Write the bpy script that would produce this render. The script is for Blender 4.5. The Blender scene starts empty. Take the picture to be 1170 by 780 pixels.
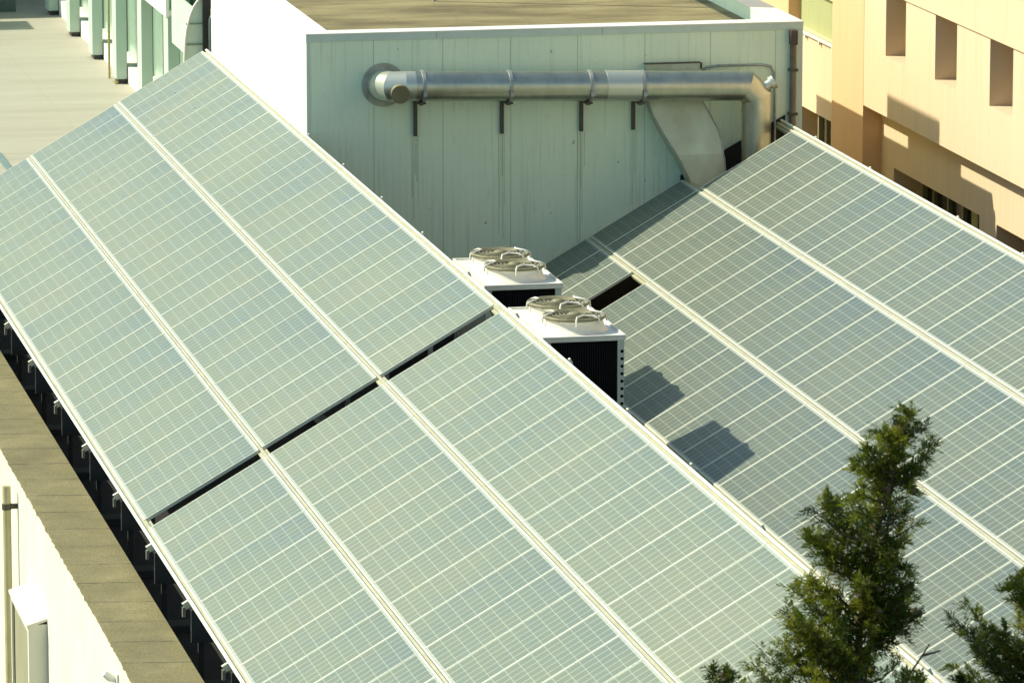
import bpy, math, random
from mathutils import Vector, Matrix, Euler
random.seed(7)
R = math.radians
sc = bpy.context.scene
# ------------------------------------------------------------------ camera, sky, sun, exposure
cam_d = bpy.data.cameras.new('camera'); cam = bpy.data.objects.new('camera', cam_d)
sc.collection.objects.link(cam); sc.camera = cam
YAW, PITCH = 0.2029, 0.1838
cam.location = (-12.9526, -63.9616, 11.6666)
cam.rotation_euler = (math.pi/2 - PITCH, 0, -YAW)
cam_d.sensor_width = 36.0; cam_d.lens = 36.0*6249.1/1170.0
cam_d.clip_start = 1.0; cam_d.clip_end = 2000
cam_d.dof.use_dof = True; cam_d.dof.focus_distance = 72.0; cam_d.dof.aperture_fstop = 9.0

SUN = Vector((-1.05, 0.43, 1.0)).normalized()          # direction towards the sun
w = bpy.data.worlds.new('World'); sc.world = w; w.use_nodes = True
nt = w.node_tree; bg = nt.nodes['Background']
sky = nt.nodes.new('ShaderNodeTexSky'); sky.sky_type = 'NISHITA'; sky.sun_disc = False
sky.sun_elevation = math.asin(SUN.z); sky.sun_rotation = math.atan2(SUN.x, SUN.y)
sky.air_density = 1.0; sky.dust_density = 1.5; sky.ozone_density = 1.0
tint = nt.nodes.new('ShaderNodeMix'); tint.data_type = 'RGBA'; tint.blend_type = 'MULTIPLY'; tint.inputs[0].default_value = 1
tint.inputs[7].default_value = (.86, 1.03, .95, 1)         # the photograph's cool green white balance in the shade
nt.links.new(sky.outputs[0], tint.inputs[6]); nt.links.new(tint.outputs[2], bg.inputs[0]); bg.inputs[1].default_value = 0.145
sd = bpy.data.lights.new('sun', 'SUN'); sd.energy = 5.0; sd.angle = R(0.5); sd.color = (1.0, 0.955, 0.78)
so = bpy.data.objects.new('sun', sd); sc.collection.objects.link(so)
so.rotation_euler = (-SUN).to_track_quat('-Z', 'Y').to_euler(); so.location = (-60, 30, 60)
sc.view_settings.view_transform = 'Standard'; sc.view_settings.look = 'None'
sc.view_settings.exposure = 0.24; sc.view_settings.gamma = 1.0
sc.view_settings.use_curve_mapping = False
sc.cycles.max_bounces = 8; sc.cycles.use_denoising = True

# ------------------------------------------------------------------ helpers
C = sc.collection
class MB:
    """collects polygons; material index per face"""
    def __init__(s): s.v = []; s.f = []; s.m = []; s.sm = []
    def add(s, vs, fs, mi=0, smooth=False):
        o = len(s.v); s.v += [tuple(v) for v in vs]
        for f in fs: s.f.append([o+i for i in f]); s.m.append(mi); s.sm.append(smooth)
        return s
    def box(s, x0, x1, y0, y1, z0, z1, mi=0):
        x0, x1 = min(x0, x1), max(x0, x1); y0, y1 = min(y0, y1), max(y0, y1); z0, z1 = min(z0, z1), max(z0, z1)
        v = [(x0,y0,z0),(x1,y0,z0),(x1,y1,z0),(x0,y1,z0),(x0,y0,z1),(x1,y0,z1),(x1,y1,z1),(x0,y1,z1)]
        return s.add(v, [(0,3,2,1),(4,5,6,7),(0,1,5,4),(1,2,6,5),(2,3,7,6),(3,0,4,7)], mi)
    def obox(s, mat, x0, x1, y0, y1, z0, z1, mi=0):
        t = MB().box(x0, x1, y0, y1, z0, z1)
        return s.add([mat @ Vector(v) for v in t.v], t.f, mi)
    def bar(s, a, b, wx, wz, mi=0):
        a, b = Vector(a), Vector(b); d = (b-a); L = d.length; d.normalize()
        up = Vector((0,0,1)) if abs(d.z) < .95 else Vector((0,1,0))
        x = d.cross(up).normalized(); z = x.cross(d).normalized()
        M = Matrix((x, d, z)).transposed().to_4x4(); M.translation = a
        return s.obox(M, -wx/2, wx/2, 0, L, -wz/2, wz/2, mi)
    def tube(s, path, r, n=12, mi=0, caps=True, smooth=True):
        P = [Vector(p) for p in path]; rs = r if isinstance(r, (list, tuple)) else [r]*len(P)
        o = len(s.v); prev = None
        for i, p in enumerate(P):
            t = (P[min(i+1, len(P)-1)] - P[max(i-1, 0)]).normalized()
            if prev is None:
                a = Vector((0,0,1)) if abs(t.z) < .9 else Vector((1,0,0)); u = t.cross(a).normalized()
            else:
                u = (prev - t*prev.dot(t)).normalized()
            prev = u; v = t.cross(u)
            for k in range(n):
                an = 2*math.pi*k/n; s.v.append(tuple(p + (u*math.cos(an)+v*math.sin(an))*rs[i]))
        for i in range(len(P)-1):
            for k in range(n):
                k2 = (k+1) % n
                s.f.append([o+i*n+k, o+i*n+k2, o+(i+1)*n+k2, o+(i+1)*n+k]); s.m.append(mi); s.sm.append(smooth)
        if caps:
            e = o+(len(P)-1)*n; a_, b_ = s.v[o:o+n], s.v[e:e+n]      # caps get their own vertices so the side shades cleanly
            s.add(a_, [list(range(n))[::-1]], mi); s.add(b_, [list(range(n))], mi)
        return s
    def ring(s, c, Rr, r, n=40, k=8, mi=0):
        c = Vector(c); o = len(s.v)
        for i in range(n):
            a = 2*math.pi*i/n
            for j in range(k):
                b = 2*math.pi*j/k; q = Rr + r*math.cos(b)
                s.v.append((c.x+q*math.cos(a), c.y+q*math.sin(a), c.z+r*math.sin(b)))
        for i in range(n):
            for j in range(k):
                s.f.append([o+i*k+j, o+((i+1)%n)*k+j, o+((i+1)%n)*k+(j+1)%k, o+i*k+(j+1)%k]); s.m.append(mi); s.sm.append(True)
        return s
    def lathe(s, c, prof, n=40, mi=0, smooth=True):
        """prof: list of (r, z) about a vertical axis through c"""
        c = Vector(c); o = len(s.v)
        for (r, z) in prof:
            for i in range(n):
                a = 2*math.pi*i/n; s.v.append((c.x+r*math.cos(a), c.y+r*math.sin(a), c.z+z))
        for j in range(len(prof)-1):
            for i in range(n):
                i2 = (i+1) % n
                s.f.append([o+j*n+i, o+j*n+i2, o+(j+1)*n+i2, o+(j+1)*n+i]); s.m.append(mi); s.sm.append(smooth)
        return s
    def prism(s, poly, d, mi=0):
        """poly: list of 3d points (planar), extruded by the vector d"""
        n = len(poly); P = [Vector(p) for p in poly]; d = Vector(d)
        fs = [list(range(n))[::-1], [n+i for i in range(n)]] + [[i, (i+1) % n, n+(i+1) % n, n+i] for i in range(n)]
        return s.add(P + [p+d for p in P], fs, mi)

def wloc(o):
    p = Vector(o.location)
    while o.parent: o = o.parent; p += Vector(o.location)
    return p
def obj(name, mb, mats, parent=None, bevel=0, label=None):
    """links a mesh object (vertices in world space) under its parent"""
    me = bpy.data.meshes.new(name)
    off = wloc(parent) if parent else Vector((0,0,0))
    me.from_pydata([tuple(Vector(v)-off) for v in mb.v], [], mb.f)
    for m in (mats if isinstance(mats, (list, tuple)) else [mats]): me.materials.append(m)
    me.polygons.foreach_set('material_index', mb.m); me.polygons.foreach_set('use_smooth', mb.sm)
    me.update()
    o = bpy.data.objects.new(name, me); C.objects.link(o)
    if parent: o.parent = parent
    if bevel:
        b = o.modifiers.new('bevel', 'BEVEL'); b.width = bevel; b.segments = 2; b.limit_method = 'ANGLE'
    if label: o['label'] = label
    return o
def thing(name, label, cat, loc, group=None):
    o = bpy.data.objects.new(name, None); C.objects.link(o); o.location = loc; o.empty_display_size = .3
    o['label'] = label; o['category'] = cat
    if group: o['group'] = group
    return o
def tag(o, label, cat, group=None):
    o['label'] = label; o['category'] = cat
    if group: o['group'] = group
    return o
def struct(name, mb, mat):
    o = obj(name, mb, mat); o['kind'] = 'structure'; return o

# ------------------------------------------------------------------ materials
def mat(name, col=(.5,.5,.5), rough=.6, metal=0.0, spec=.5):
    m = bpy.data.materials.new(name); m.use_nodes = True
    p = m.node_tree.nodes['Principled BSDF']
    p.inputs['Base Color'].default_value = (*col, 1); p.inputs['Roughness'].default_value = rough
    p.inputs['Metallic'].default_value = metal; p.inputs['Specular IOR Level'].default_value = spec
    return m
class N:
    """tiny node helper"""
    def __init__(s, m): s.t = m.node_tree; s.p = s.t.nodes['Principled BSDF']
    def new(s, k, **kw):
        n = s.t.nodes.new(k)
        for a, b in kw.items(): setattr(n, a, b)
        return n
    def ln(s, a, b): s.t.links.new(a, b)
    def coord(s, scale=(1,1,1), out='Object'):
        c = s.new('ShaderNodeTexCoord'); mp = s.new('ShaderNodeMapping'); mp.inputs['Scale'].default_value = scale
        s.ln(c.outputs[out], mp.inputs[0]); return mp.outputs[0]
    def pos(s, scale=(1,1,1)):
        g = s.new('ShaderNodeNewGeometry'); mp = s.new('ShaderNodeMapping'); mp.inputs['Scale'].default_value = scale
        s.ln(g.outputs['Position'], mp.inputs[0]); return mp.outputs[0]
    def noise(s, vec, scale, detail=5, rough=.55):
        n = s.new('ShaderNodeTexNoise'); n.inputs['Scale'].default_value = scale
        n.inputs['Detail'].default_value = detail; n.inputs['Roughness'].default_value = rough
        s.ln(vec, n.inputs['Vector']); return n.outputs[0]
    def ramp(s, fac, stops):
        r = s.new('ShaderNodeValToRGB'); e = r.color_ramp.elements
        while len(e) < len(stops): e.new(.5)
        for i, (p, c) in enumerate(stops):
            e[i].position = p; e[i].color = (*c, 1) if isinstance(c, tuple) else (c, c, c, 1)
        s.ln(fac, r.inputs[0]); return r.outputs[0]
    def mix(s, fac, a, b, mode='MIX'):
        n = s.new('ShaderNodeMix', data_type='RGBA', blend_type=mode)
        for i, q in ((0, fac), (6, a), (7, b)):
            if isinstance(q, (int, float)): n.inputs[i].default_value = q
            elif isinstance(q, tuple): n.inputs[i].default_value = (*q, 1)
            else: s.ln(q, n.inputs[i])
        return n.outputs[2]
    def math(s, op, a, b=None):
        n = s.new('ShaderNodeMath', operation=op)
        for i, q in ((0, a), (1, b)):
            if q is None: continue
            if isinstance(q, (int, float)): n.inputs[i].default_value = q
            else: s.ln(q, n.inputs[i])
        return n.outputs[0]
    def sep(s, vec):
        n = s.new('ShaderNodeSeparateXYZ'); s.ln(vec, n.inputs[0]); return n.outputs
    def bump(s, h, strength=.3, dist=.02):
        b = s.new('ShaderNodeBump'); b.inputs['Strength'].default_value = strength; b.inputs['Distance'].default_value = dist
        s.ln(h, b.inputs['Height']); s.ln(b.outputs[0], s.p.inputs['Normal'])
    def col(s, c): s.ln(c, s.p.inputs['Base Color'])
    def rough(s, c): s.ln(c, s.p.inputs['Roughness'])

def mottled(name, c1, c2, scale=3, rough=.75, stretch=(1,1,1), bump=0, metal=0.0, lo=.35, hi=.65, bscale=40):
    m = mat(name, c1, rough, metal); n = N(m)
    v = n.pos(stretch); f = n.noise(v, scale, 6, .6)
    n.col(n.ramp(f, [(lo, c1), (hi, c2)]))
    if bump: n.bump(n.noise(n.pos(), bscale, 3), bump, .01)
    return m

# --- solar laminate: cell grid, busbars, dust
PL, PW = 1.618, 0.992                       # module length (up the slope) and width
def make_laminate(name='solar_laminate', k=(1.0, 1.0, 1.0)):
    m = mat(name, (.2,.22,.21), .32, 0, .22); n = N(m)
    x, y, z = n.sep(n.coord())
    cx = n.math('DIVIDE', n.math('SUBTRACT', x, .042), (PL-.084)/10)
    cy = n.math('DIVIDE', n.math('SUBTRACT', y, .022), (PW-.044)/6)
    fx = n.math('FRACT', cx); fy = n.math('FRACT', cy)
    def edge(f, wdt): return n.math('GREATER_THAN', n.math('ABSOLUTE', n.math('SUBTRACT', f, .5)), .5-wdt)
    gx = edge(fx, .026); gy = edge(fy, .085)
    b1 = n.math('LESS_THAN', n.math('ABSOLUTE', n.math('SUBTRACT', n.math('FRACT', n.math('MULTIPLY', fy, 2)), .5)), .055)
    outx = n.math('GREATER_THAN', n.math('ABSOLUTE', n.math('SUBTRACT', x, PL/2)), PL/2-.044)
    outy = n.math('GREATER_THAN', n.math('ABSOLUTE', n.math('SUBTRACT', y, PW/2)), PW/2-.026)
    # per cell and per panel variation
    comb = n.new('ShaderNodeCombineXYZ')
    n.ln(n.math('FLOOR', cx), comb.inputs[0]); n.ln(n.math('FLOOR', cy), comb.inputs[1])
    oi = n.new('ShaderNodeObjectInfo'); n.ln(n.math('MULTIPLY', oi.outputs['Random'], 50), comb.inputs[2])
    wn = n.new('ShaderNodeTexWhiteNoise', noise_dimensions='3D'); n.ln(comb.outputs[0], wn.inputs['Vector'])
    big = n.noise(n.pos(), .45, 4, .5); med = n.noise(n.pos((1,1,1)), 2.6, 5, .6)
    t = n.math('ADD', n.math('MULTIPLY', oi.outputs['Random'], .16), n.math('MULTIPLY', wn.outputs[0], .10))
    t = n.math('ADD', t, n.math('MULTIPLY', big, .55)); t = n.math('ADD', t, n.math('MULTIPLY', med, .25))
    t = n.math('ADD', t, n.math('MULTIPLY', n.math('POWER', n.math('DIVIDE', x, PL), 2.5), -.26))
    cell = n.ramp(t, [(p, tuple(a*b_ for a, b_ in zip(c, k))) for p, c in ((.05, (.130,.160,.156)), (.30, (.164,.190,.148)), (.55, (.194,.210,.146)), (.85, (.234,.234,.150)))])
    grain = n.noise(n.coord((60, 60, 60)), 1.0, 2)
    cell = n.mix(.10, cell, grain, 'OVERLAY')
    c = cell
    c = n.mix(n.math('MULTIPLY', gy, .24), c, (.58,.66,.50))
    c = n.mix(n.math('MULTIPLY', gx, .30), c, (.60,.66,.52))
    mg = n.math('MAXIMUM', outx, outy)
    c = n.mix(n.math('MULTIPLY', mg, .45), c, (.55,.56,.46))
    # dust and a few droppings
    sp = n.ramp(n.noise(n.pos((1,1,1)), 7.0, 2, .4), [(.775, 0.0), (.79, 1.0)])
    c = n.mix(n.math('MULTIPLY', sp, .5), c, (.10,.10,.09))
    n.col(c)
    n.rough(n.ramp(med, [(.3, .26), (.7, .42)]))
    return m
M = {}
M['laminate'] = make_laminate(); M['laminate_grey'] = make_laminate('darker_solar_laminate', (.69, .72, .80))  # second laminate: same cells multiplied darker and bluer
M['frame'] = mottled('panel_frame_aluminium', (.70,.71,.58), (.62,.62,.50), 4, .45, metal=.15)
M['rail'] = mottled('mounting_rail', (.45,.43,.29), (.38,.36,.24), 3, .5, metal=.15)
M['steel'] = mottled('galvanised_steel', (.42,.44,.42), (.30,.32,.31), 6, .5, metal=.5)
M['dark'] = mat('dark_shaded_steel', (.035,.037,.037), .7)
M['membrane'] = mottled('bitumen_membrane', (.022,.022,.021), (.014,.014,.014), 2, .9, bump=.3)
M['concrete'] = mottled('concrete', (.28,.27,.23), (.2,.19,.16), 3, .9, bump=.2)

def make_felt():
    m = mat('mineral_felt', (.3,.27,.17), .95); n = N(m)
    p = n.pos(); base = n.ramp(n.noise(p, 1.2, 6, .65), [(.3, (.148,.127,.054)), (.55, (.205,.175,.078)), (.75, (.27,.23,.11))])
    gr = n.noise(p, 38, 3, .7); base = n.mix(.8, base, gr, 'OVERLAY')
    x, y, z = n.sep(p)
    wob = n.math('MULTIPLY', n.noise(p, 2.0, 3), .08)
    f = n.math('FRACT', n.math('ADD', n.math('ADD', y, n.math('MULTIPLY', x, .16)), wob))
    seam = n.math('LESS_THAN', f, .035)
    brk = n.ramp(n.noise(p, 3.5, 3), [(.38, .25), (.55, 1.0)])
    base = n.mix(n.math('MULTIPLY', n.math('MULTIPLY', seam, brk), .8), base, (.04,.035,.022))
    st = n.ramp(n.noise(n.pos((2, .6, 1)), 1.1, 4), [(.58, 0.0), (.72, 1.0)])
    base = n.mix(n.math('MULTIPLY', st, .22), base, (.10,.095,.06))
    n.col(base); n.bump(gr, .5, .01); return m
M['felt'] = make_felt()

def make_roof():
    m = mat('gravel_felt_roof', (.3,.25,.14), .95); n = N(m)
    p = n.pos(); base = n.ramp(n.noise(n.pos((.5, 1.4, 1)), .9, 6, .65), [(.36, (.125,.098,.040)), (.5, (.21,.172,.076)), (.64, (.29,.243,.112))])
    gr = n.noise(p, 45, 3, .6); base = n.mix(.4, base, gr, 'OVERLAY')
    x, y, z = n.sep(p)
    s1 = n.math('LESS_THAN', n.math('FRACT', n.math('ADD', n.math('MULTIPLY', x, 1.0), n.math('MULTIPLY', n.noise(p, 1.5, 2), .1))), .03)
    s2 = n.math('LESS_THAN', n.math('FRACT', n.math('ADD', n.math('MULTIPLY', y, .3), .42)), .02)
    base = n.mix(n.math('MULTIPLY', n.math('MAXIMUM', s1, s2), .22), base, (.13,.11,.05))
    n.col(base); n.bump(gr, .5, .01); return m
M['roof'] = make_roof()

def make_cladding():
    m = mat('sandwich_panel_cladding', (.6,.66,.55), .45); n = N(m)
    p = n.pos(); x, y, z = n.sep(p)
    base = n.ramp(n.noise(n.pos((.8, .8, .35)), 1.4, 5, .6), [(.3, (.69,.82,.635)), (.7, (.76,.87,.66))])
    streak = n.ramp(n.noise(n.pos((14, 14, .45)), 1.0, 4, .6), [(.55, 0.0), (.75, 1.0)])
    base = n.mix(n.math('MULTIPLY', streak, .36), base, (.30,.37,.22))
    rustv = n.ramp(n.noise(n.pos((9, 9, 2.2)), 1.3, 5, .7), [(.60, 0.0), (.74, 1.0)])
    base = n.mix(n.math('MULTIPLY', rustv, .22), base, (.34,.30,.13))
    dots = n.ramp(n.noise(n.pos((1, 1, .8)), 12, 1, .3), [(.755, 0.0), (.78, 1.0)])
    base = n.mix(n.math('MULTIPLY', dots, .5), base, (.12,.13,.09))
    sc_ = n.ramp(n.noise(n.pos((7, 7, 16)), 2.0, 4, .7), [(.715, 0.0), (.735, 1.0)])
    base = n.mix(n.math('MULTIPLY', sc_, .3), base, (.20,.20,.12))
    n.col(base)
    rib = n.math('SINE', n.math('MULTIPLY', n.math('ADD', x, y), 2*math.pi/.1))
    n.bump(rib, .14, .005)
    return m
M['clad'] = make_cladding()
M['white_wall'] = mottled('white_painted_wall', (.84,.82,.74), (.80,.77,.68), 1.5, .6, (1,1,.4))
M['cream_wall'] = mottled('cream_rendered_wall', (.74,.71,.57), (.66,.63,.48), 1.2, .7, (1,1,.35), bump=.1, bscale=30)
M['cap'] = mottled('parapet_capping', (.80,.79,.70), (.74,.73,.63), 2.5, .45)
M['flash'] = mottled('grey_edge_flashing', (.58,.68,.60), (.52,.62,.54), 3, .5)
M['rust'] = mottled('rust_streak', (.50,.53,.34), (.58,.64,.46), 9, .8, (3,1,.6))

def make_stucco(name, c1, c2):
    m = mat(name, c1, .85); n = N(m); p = n.pos(); x, y, z = n.sep(p)
    v = n.noise(n.pos((1, 6, .25)), 1.2, 5, .6); base = n.ramp(v, [(.3, c1), (.7, c2)])
    dirt = n.ramp(n.noise(n.pos((1, 3, .3)), .9, 6, .7), [(.52, 0.0), (.8, 1.0)])
    base = n.mix(n.math('MULTIPLY', dirt, .25), base, tuple(a*.62 for a in c1))
    f = n.math('FRACT', n.math('MULTIPLY', y, 5.2)); ln_ = n.math('LESS_THAN', f, .05)
    base = n.mix(n.math('MULTIPLY', ln_, .16), base, tuple(a*.6 for a in c1))
    n.col(base); n.bump(n.noise(p, 25, 4), .12, .01); return m
M['stucco'] = make_stucco('cream_board_marked_stucco', (.68,.505,.315), (.725,.55,.355))
M['peach'] = make_stucco('peach_stucco', (.72,.445,.23), (.76,.48,.26))
M['glass_dark'] = mat('dark_window_glass', (.015,.017,.014), .12)
M['shutter'] = mottled('olive_shutter', (.37,.385,.17), (.43,.44,.21), 3, .6, (1,6,.3))
M['mullion'] = mat('window_mullion', (.22,.20,.11), .5)
M['sheet'] = mottled('dull_sheet_metal', (.58,.66,.53), (.45,.48,.35), 2.2, .55, (1,1,.6), metal=.05)

def make_pipe():
    m = mat('spiral_duct_metal', (.62,.62,.58), .36, .9); n = N(m)
    x, y, z = n.sep(n.pos())
    n.col(n.ramp(n.noise(n.pos((2, 1, 1)), 2.5, 5, .6), [(.3, (.42,.43,.345)), (.7, (.56,.56,.455))]))
    n.rough(n.ramp(n.noise(n.pos((1,3,3)), 4, 4), [(.3, .30), (.7, .40)])); return m
M['pipe'] = make_pipe()
M['shiny'] = mat('bright_aluminium_jacket', (.64,.65,.55), .36, .7)
M['cap_disc'] = mottled('weathered_duct_cap', (.24,.22,.12), (.19,.17,.09), 8, .6, metal=.3)
M['iron'] = mottled('dark_iron_bracket', (.055,.06,.05), (.09,.07,.045), 12, .6)
M['rustpipe'] = mottled('brown_downpipe', (.12,.085,.05), (.20,.19,.14), 4, .6, (1,1,.5))
M['ac_white'] = mottled('white_ac_enamel', (.84,.82,.73), (.78,.75,.64), 5, .35)
M['coil'] = mat('black_condenser_coil', (.006,.006,.007), .9, 0, .05)
M['ac_post'] = mottled('pale_ac_corner_post', (.55,.62,.54), (.48,.55,.48), 4, .45)
M['guard'] = mottled('fan_guard_wire', (.27,.255,.15), (.19,.18,.10), 8, .6, metal=.1)
M['black'] = mat('black_plastic', (.02,.02,.02), .5)
M['terrace'] = None
def make_terrace():
    m = mat('pale_terrace_paving', (.6,.55,.42), .8); n = N(m); p = n.pos(); x, y, z = n.sep(p)
    base = n.ramp(n.noise(n.pos((.25, 1.2, 1)), .9, 5, .6), [(.3, (.345,.318,.24)), (.7, (.415,.385,.30))])
    f = n.math('FRACT', n.math('MULTIPLY', n.math('ADD', y, n.math('MULTIPLY', x, .05)), 1.25)); l = n.math('LESS_THAN', f, .06)
    base = n.mix(n.math('MULTIPLY', l, .28), base, (.24,.21,.15))
    f2 = n.math('FRACT', n.math('MULTIPLY', x, .45)); l2 = n.math('LESS_THAN', f2, .01)
    base = n.mix(n.math('MULTIPLY', l2, .2), base, (.24,.21,.15))
    n.col(base); return m
M['terrace'] = make_terrace()
M['column'] = mottled('pale_green_white_column', (.50,.615,.50), (.455,.565,.455), 2, .55, (1,1,.4))
M['glazing'] = mottled('green_tinted_glazing', (.26,.38,.28), (.32,.44,.33), 2.2, .15, (1,1,.5))
M['teal'] = mottled('teal_shade', (.05,.085,.075), (.08,.12,.10), 2.0, .4)
M['asphalt'] = mottled('asphalt', (.05,.05,.05), (.06,.06,.058), 2, .9)
M['frosted'] = mottled('frosted_green_panel', (.66,.76,.60), (.72,.82,.66), 3, .35)
M['yellow'] = mottled('yellowed_pipe_paint', (.42,.36,.13), (.36,.31,.12), 4, .5)
M['moss'] = mottled('moss', (.18,.19,.02), (.24,.24,.05), 12, .9)

# ------------------------------------------------------------------ the setting
ZR = -3.7                                   # roof deck under the arrays
struct('ground', MB().box(-250, 250, -250, 300, -8.3, -8.0), M['asphalt'])
# main building that carries the arrays: walls, recessed deck, felt-topped parapet
b = thing('flat_roofed_building', 'long flat-roofed white building under the solar arrays, felt-topped parapet along its left side', 'building', (0, -1, -8))
obj('roof', MB().box(-4.5, 7.9, -26, 24.2, ZR-.3, ZR), M['membrane'], b)
wl = MB().box(-5.26, -4.95, -26.3, 24.2, -8, -3.02)
obj('wall', wl, M['cream_wall'], b)
obj('wall', MB().box(-4.95, 7.9, -26.3, -26.0, -8, -3.1), M['white_wall'], b)
obj('wall', MB().box(7.9, 8.15, -26.3, 24.2, -8, -3.1), M['white_wall'], b)
# parapet strip with a crumbling felt edge
pp = MB(); ys = [-26.3+.11*i for i in range(int(50.5/.11)+1)]
ed = [-5.272 - .010*random.random() - (.012 if random.random() < .22 else 0) for _ in ys]
for i in range(len(ys)-1):
    a0, a1 = ed[i], ed[i+1]; y0, y1 = ys[i], ys[i+1]
    pp.add([(a0,y0,-2.955),(-4.52,y0,-2.95),(-4.52,y1,-2.95),(a1,y1,-2.955),(a0,y0,-3.0),(a1,y1,-3.0)], [(0,1,2,3),(4,0,3,5)])
pp.box(-4.95, -4.53, -26.3, 24.2, -8, -2.958, 1)
pp.box(-5.25, -4.95, -26.3, 24.2, -3.018, -2.97, 1)
obj('parapet', pp, [M['felt'], M['membrane']], b)
# things on the outside of the left wall
vh = MB().box(-5.5, -5.47, 2.15, 2.22, -6.2, -4.27).box(-5.5, -5.47, 4.0, 4.07, -6.2, -4.27).box(-5.5, -5.47, 2.22, 4.0, -4.34, -4.27)
vh.box(-5.50, -5.26, 2.12, 2.148, -6.2, -4.23).box(-5.47, -5.26, 4.04, 4.07, -6.2, -4.27)
vh.prism([(-5.52,2.11,-4.27),(-5.26,2.11,-4.19),(-5.26,2.11,-4.15),(-5.52,2.11,-4.23)], (0, 2.0, 0))
t = thing('window_box', 'white box frame with dull panel jutting from the bright wall at lower left', 'window box', (-5.38, 3.1, -6.2))
obj('frame', vh, M['cream_wall'], t, .006)
obj('panel', MB().box(-5.46, -5.44, 2.22, 4.0, -6.2, -4.34), mottled('dull_cream_panel', (.30,.28,.17), (.34,.32,.2), 2, .6), t)
t = thing('drainpipe', 'beige drainpipe with dark bracket running down the white wall at the left edge', 'pipe', (-5.4, 5.2, -8))
obj('pipe', MB().tube([(-5.40,5.25,-8),(-5.40,5.25,-3.12)], .055, 12), mottled('beige_pipe_paint', (.50,.45,.25), (.42,.37,.2), 4, .5), t)
obj('bracket', MB().box(-5.46,-5.26,5.22,5.28,-3.42,-3.36).tube([(-5.40,5.25,-3.43),(-5.40,5.25,-3.35)], .062, 12), M['iron'], t)
t = thing('wall_fitting', 'small pale knobbed fitting near the top of the white wall, bottom left', 'fitting', (-5.3, -4.6, -3.4))
obj('plate', MB().box(-5.29,-5.262,-4.72,-4.5,-3.42,-3.2), M['cap'], t, .004)
obj('knob', MB().tube([(-5.29,-4.6,-3.28),(-5.36,-4.6,-3.25),(-5.42,-4.62,-3.2)], [.045,.05,.035], 10).tube([(-5.29,-4.66,-3.38),(-5.37,-4.68,-3.42)], [.03,.03], 8), M['cap'], t)

# ------------------------------------------------------------------ solar arrays
TH = 0.5223; L = 1.67; CT, ST = math.cos(TH), math.sin(TH); GAP = .45
def slope(xr, d, y, n=0.0):
    """point d metres down the slope from a ridge at x=xr, offset n along the panel normal"""
    return Vector((xr - d*CT - n*ST, y, -d*ST + n*CT))
lam_me = None
def build_panel_meshes():
    fr = MB(); t = .04; lx, ly = .019, .015
    fr.box(0, lx, 0, PW, -t, 0).box(PL-lx, PL, 0, PW, -t, 0).box(lx, PL-lx, 0, ly, -t, 0).box(lx, PL-lx, PW-ly, PW, -t, 0)
    la = MB().box(lx-.004, PL-lx+.004, ly-.003, PW-ly+.003, -.012, -.004)
    out = []
    for nm, q, m in (('solar_panel', la, M['laminate']), ('frame', fr, M['frame'])):
        me = bpy.data.meshes.new(nm); me.from_pydata(q.v, [], q.f); me.materials.append(m); me.update(); out.append(me)
    return out
LAM, FRM = build_panel_meshes()
LAM2 = LAM.copy(); LAM2.name = 'solar_panel_darker'; LAM2.materials.clear(); LAM2.materials.append(M['laminate_grey'])
def panel(root, xr, row, y0):
    """module in row (0 = top) whose near side is at y0"""
    p = bpy.data.objects.new('solar_panel', LAM if xr < 1 else LAM2); C.objects.link(p); p.parent = root
    loc = slope(xr, row*L + PL + (L-PL)/2, y0+.004) - Vector(root.location)
    loc += Vector((-ST, 0, CT))*random.uniform(-.0015, .0015)
    p.location = loc
    p.rotation_euler = (random.uniform(-.0012,.0012), -TH + random.uniform(-.0012,.0012), random.uniform(-.0008,.0008))
    f = bpy.data.objects.new('frame', FRM); C.objects.link(f); f.parent = p
    return p
def rail(root, xr, d, y0, y1, wide=.12, name='rail'):
    m = MB()
    Mx = Matrix.Rotation(-TH, 4, 'Y'); Mx.translation = slope(xr, d, 0)
    m.obox(Mx, -wide/2, wide/2, y0, y1, -.10, -.043)
    m.obox(Mx, -.017, .017, y0, y1, -.043, -.012)
    if d < .1: m.obox(Mx, .05, .085, y0, y1, -.10, -.004, 1)
    if d > 3*L-.1: m.obox(Mx, -.085, -.045, y0, y1, -.11, -.004, 1)
    return obj(name, m, [M['rail'], M['frame']], root)
mat_hook = mottled('weathered_hook', (.22,.22,.18), (.15,.15,.12), 8, .6, metal=.2)
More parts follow.
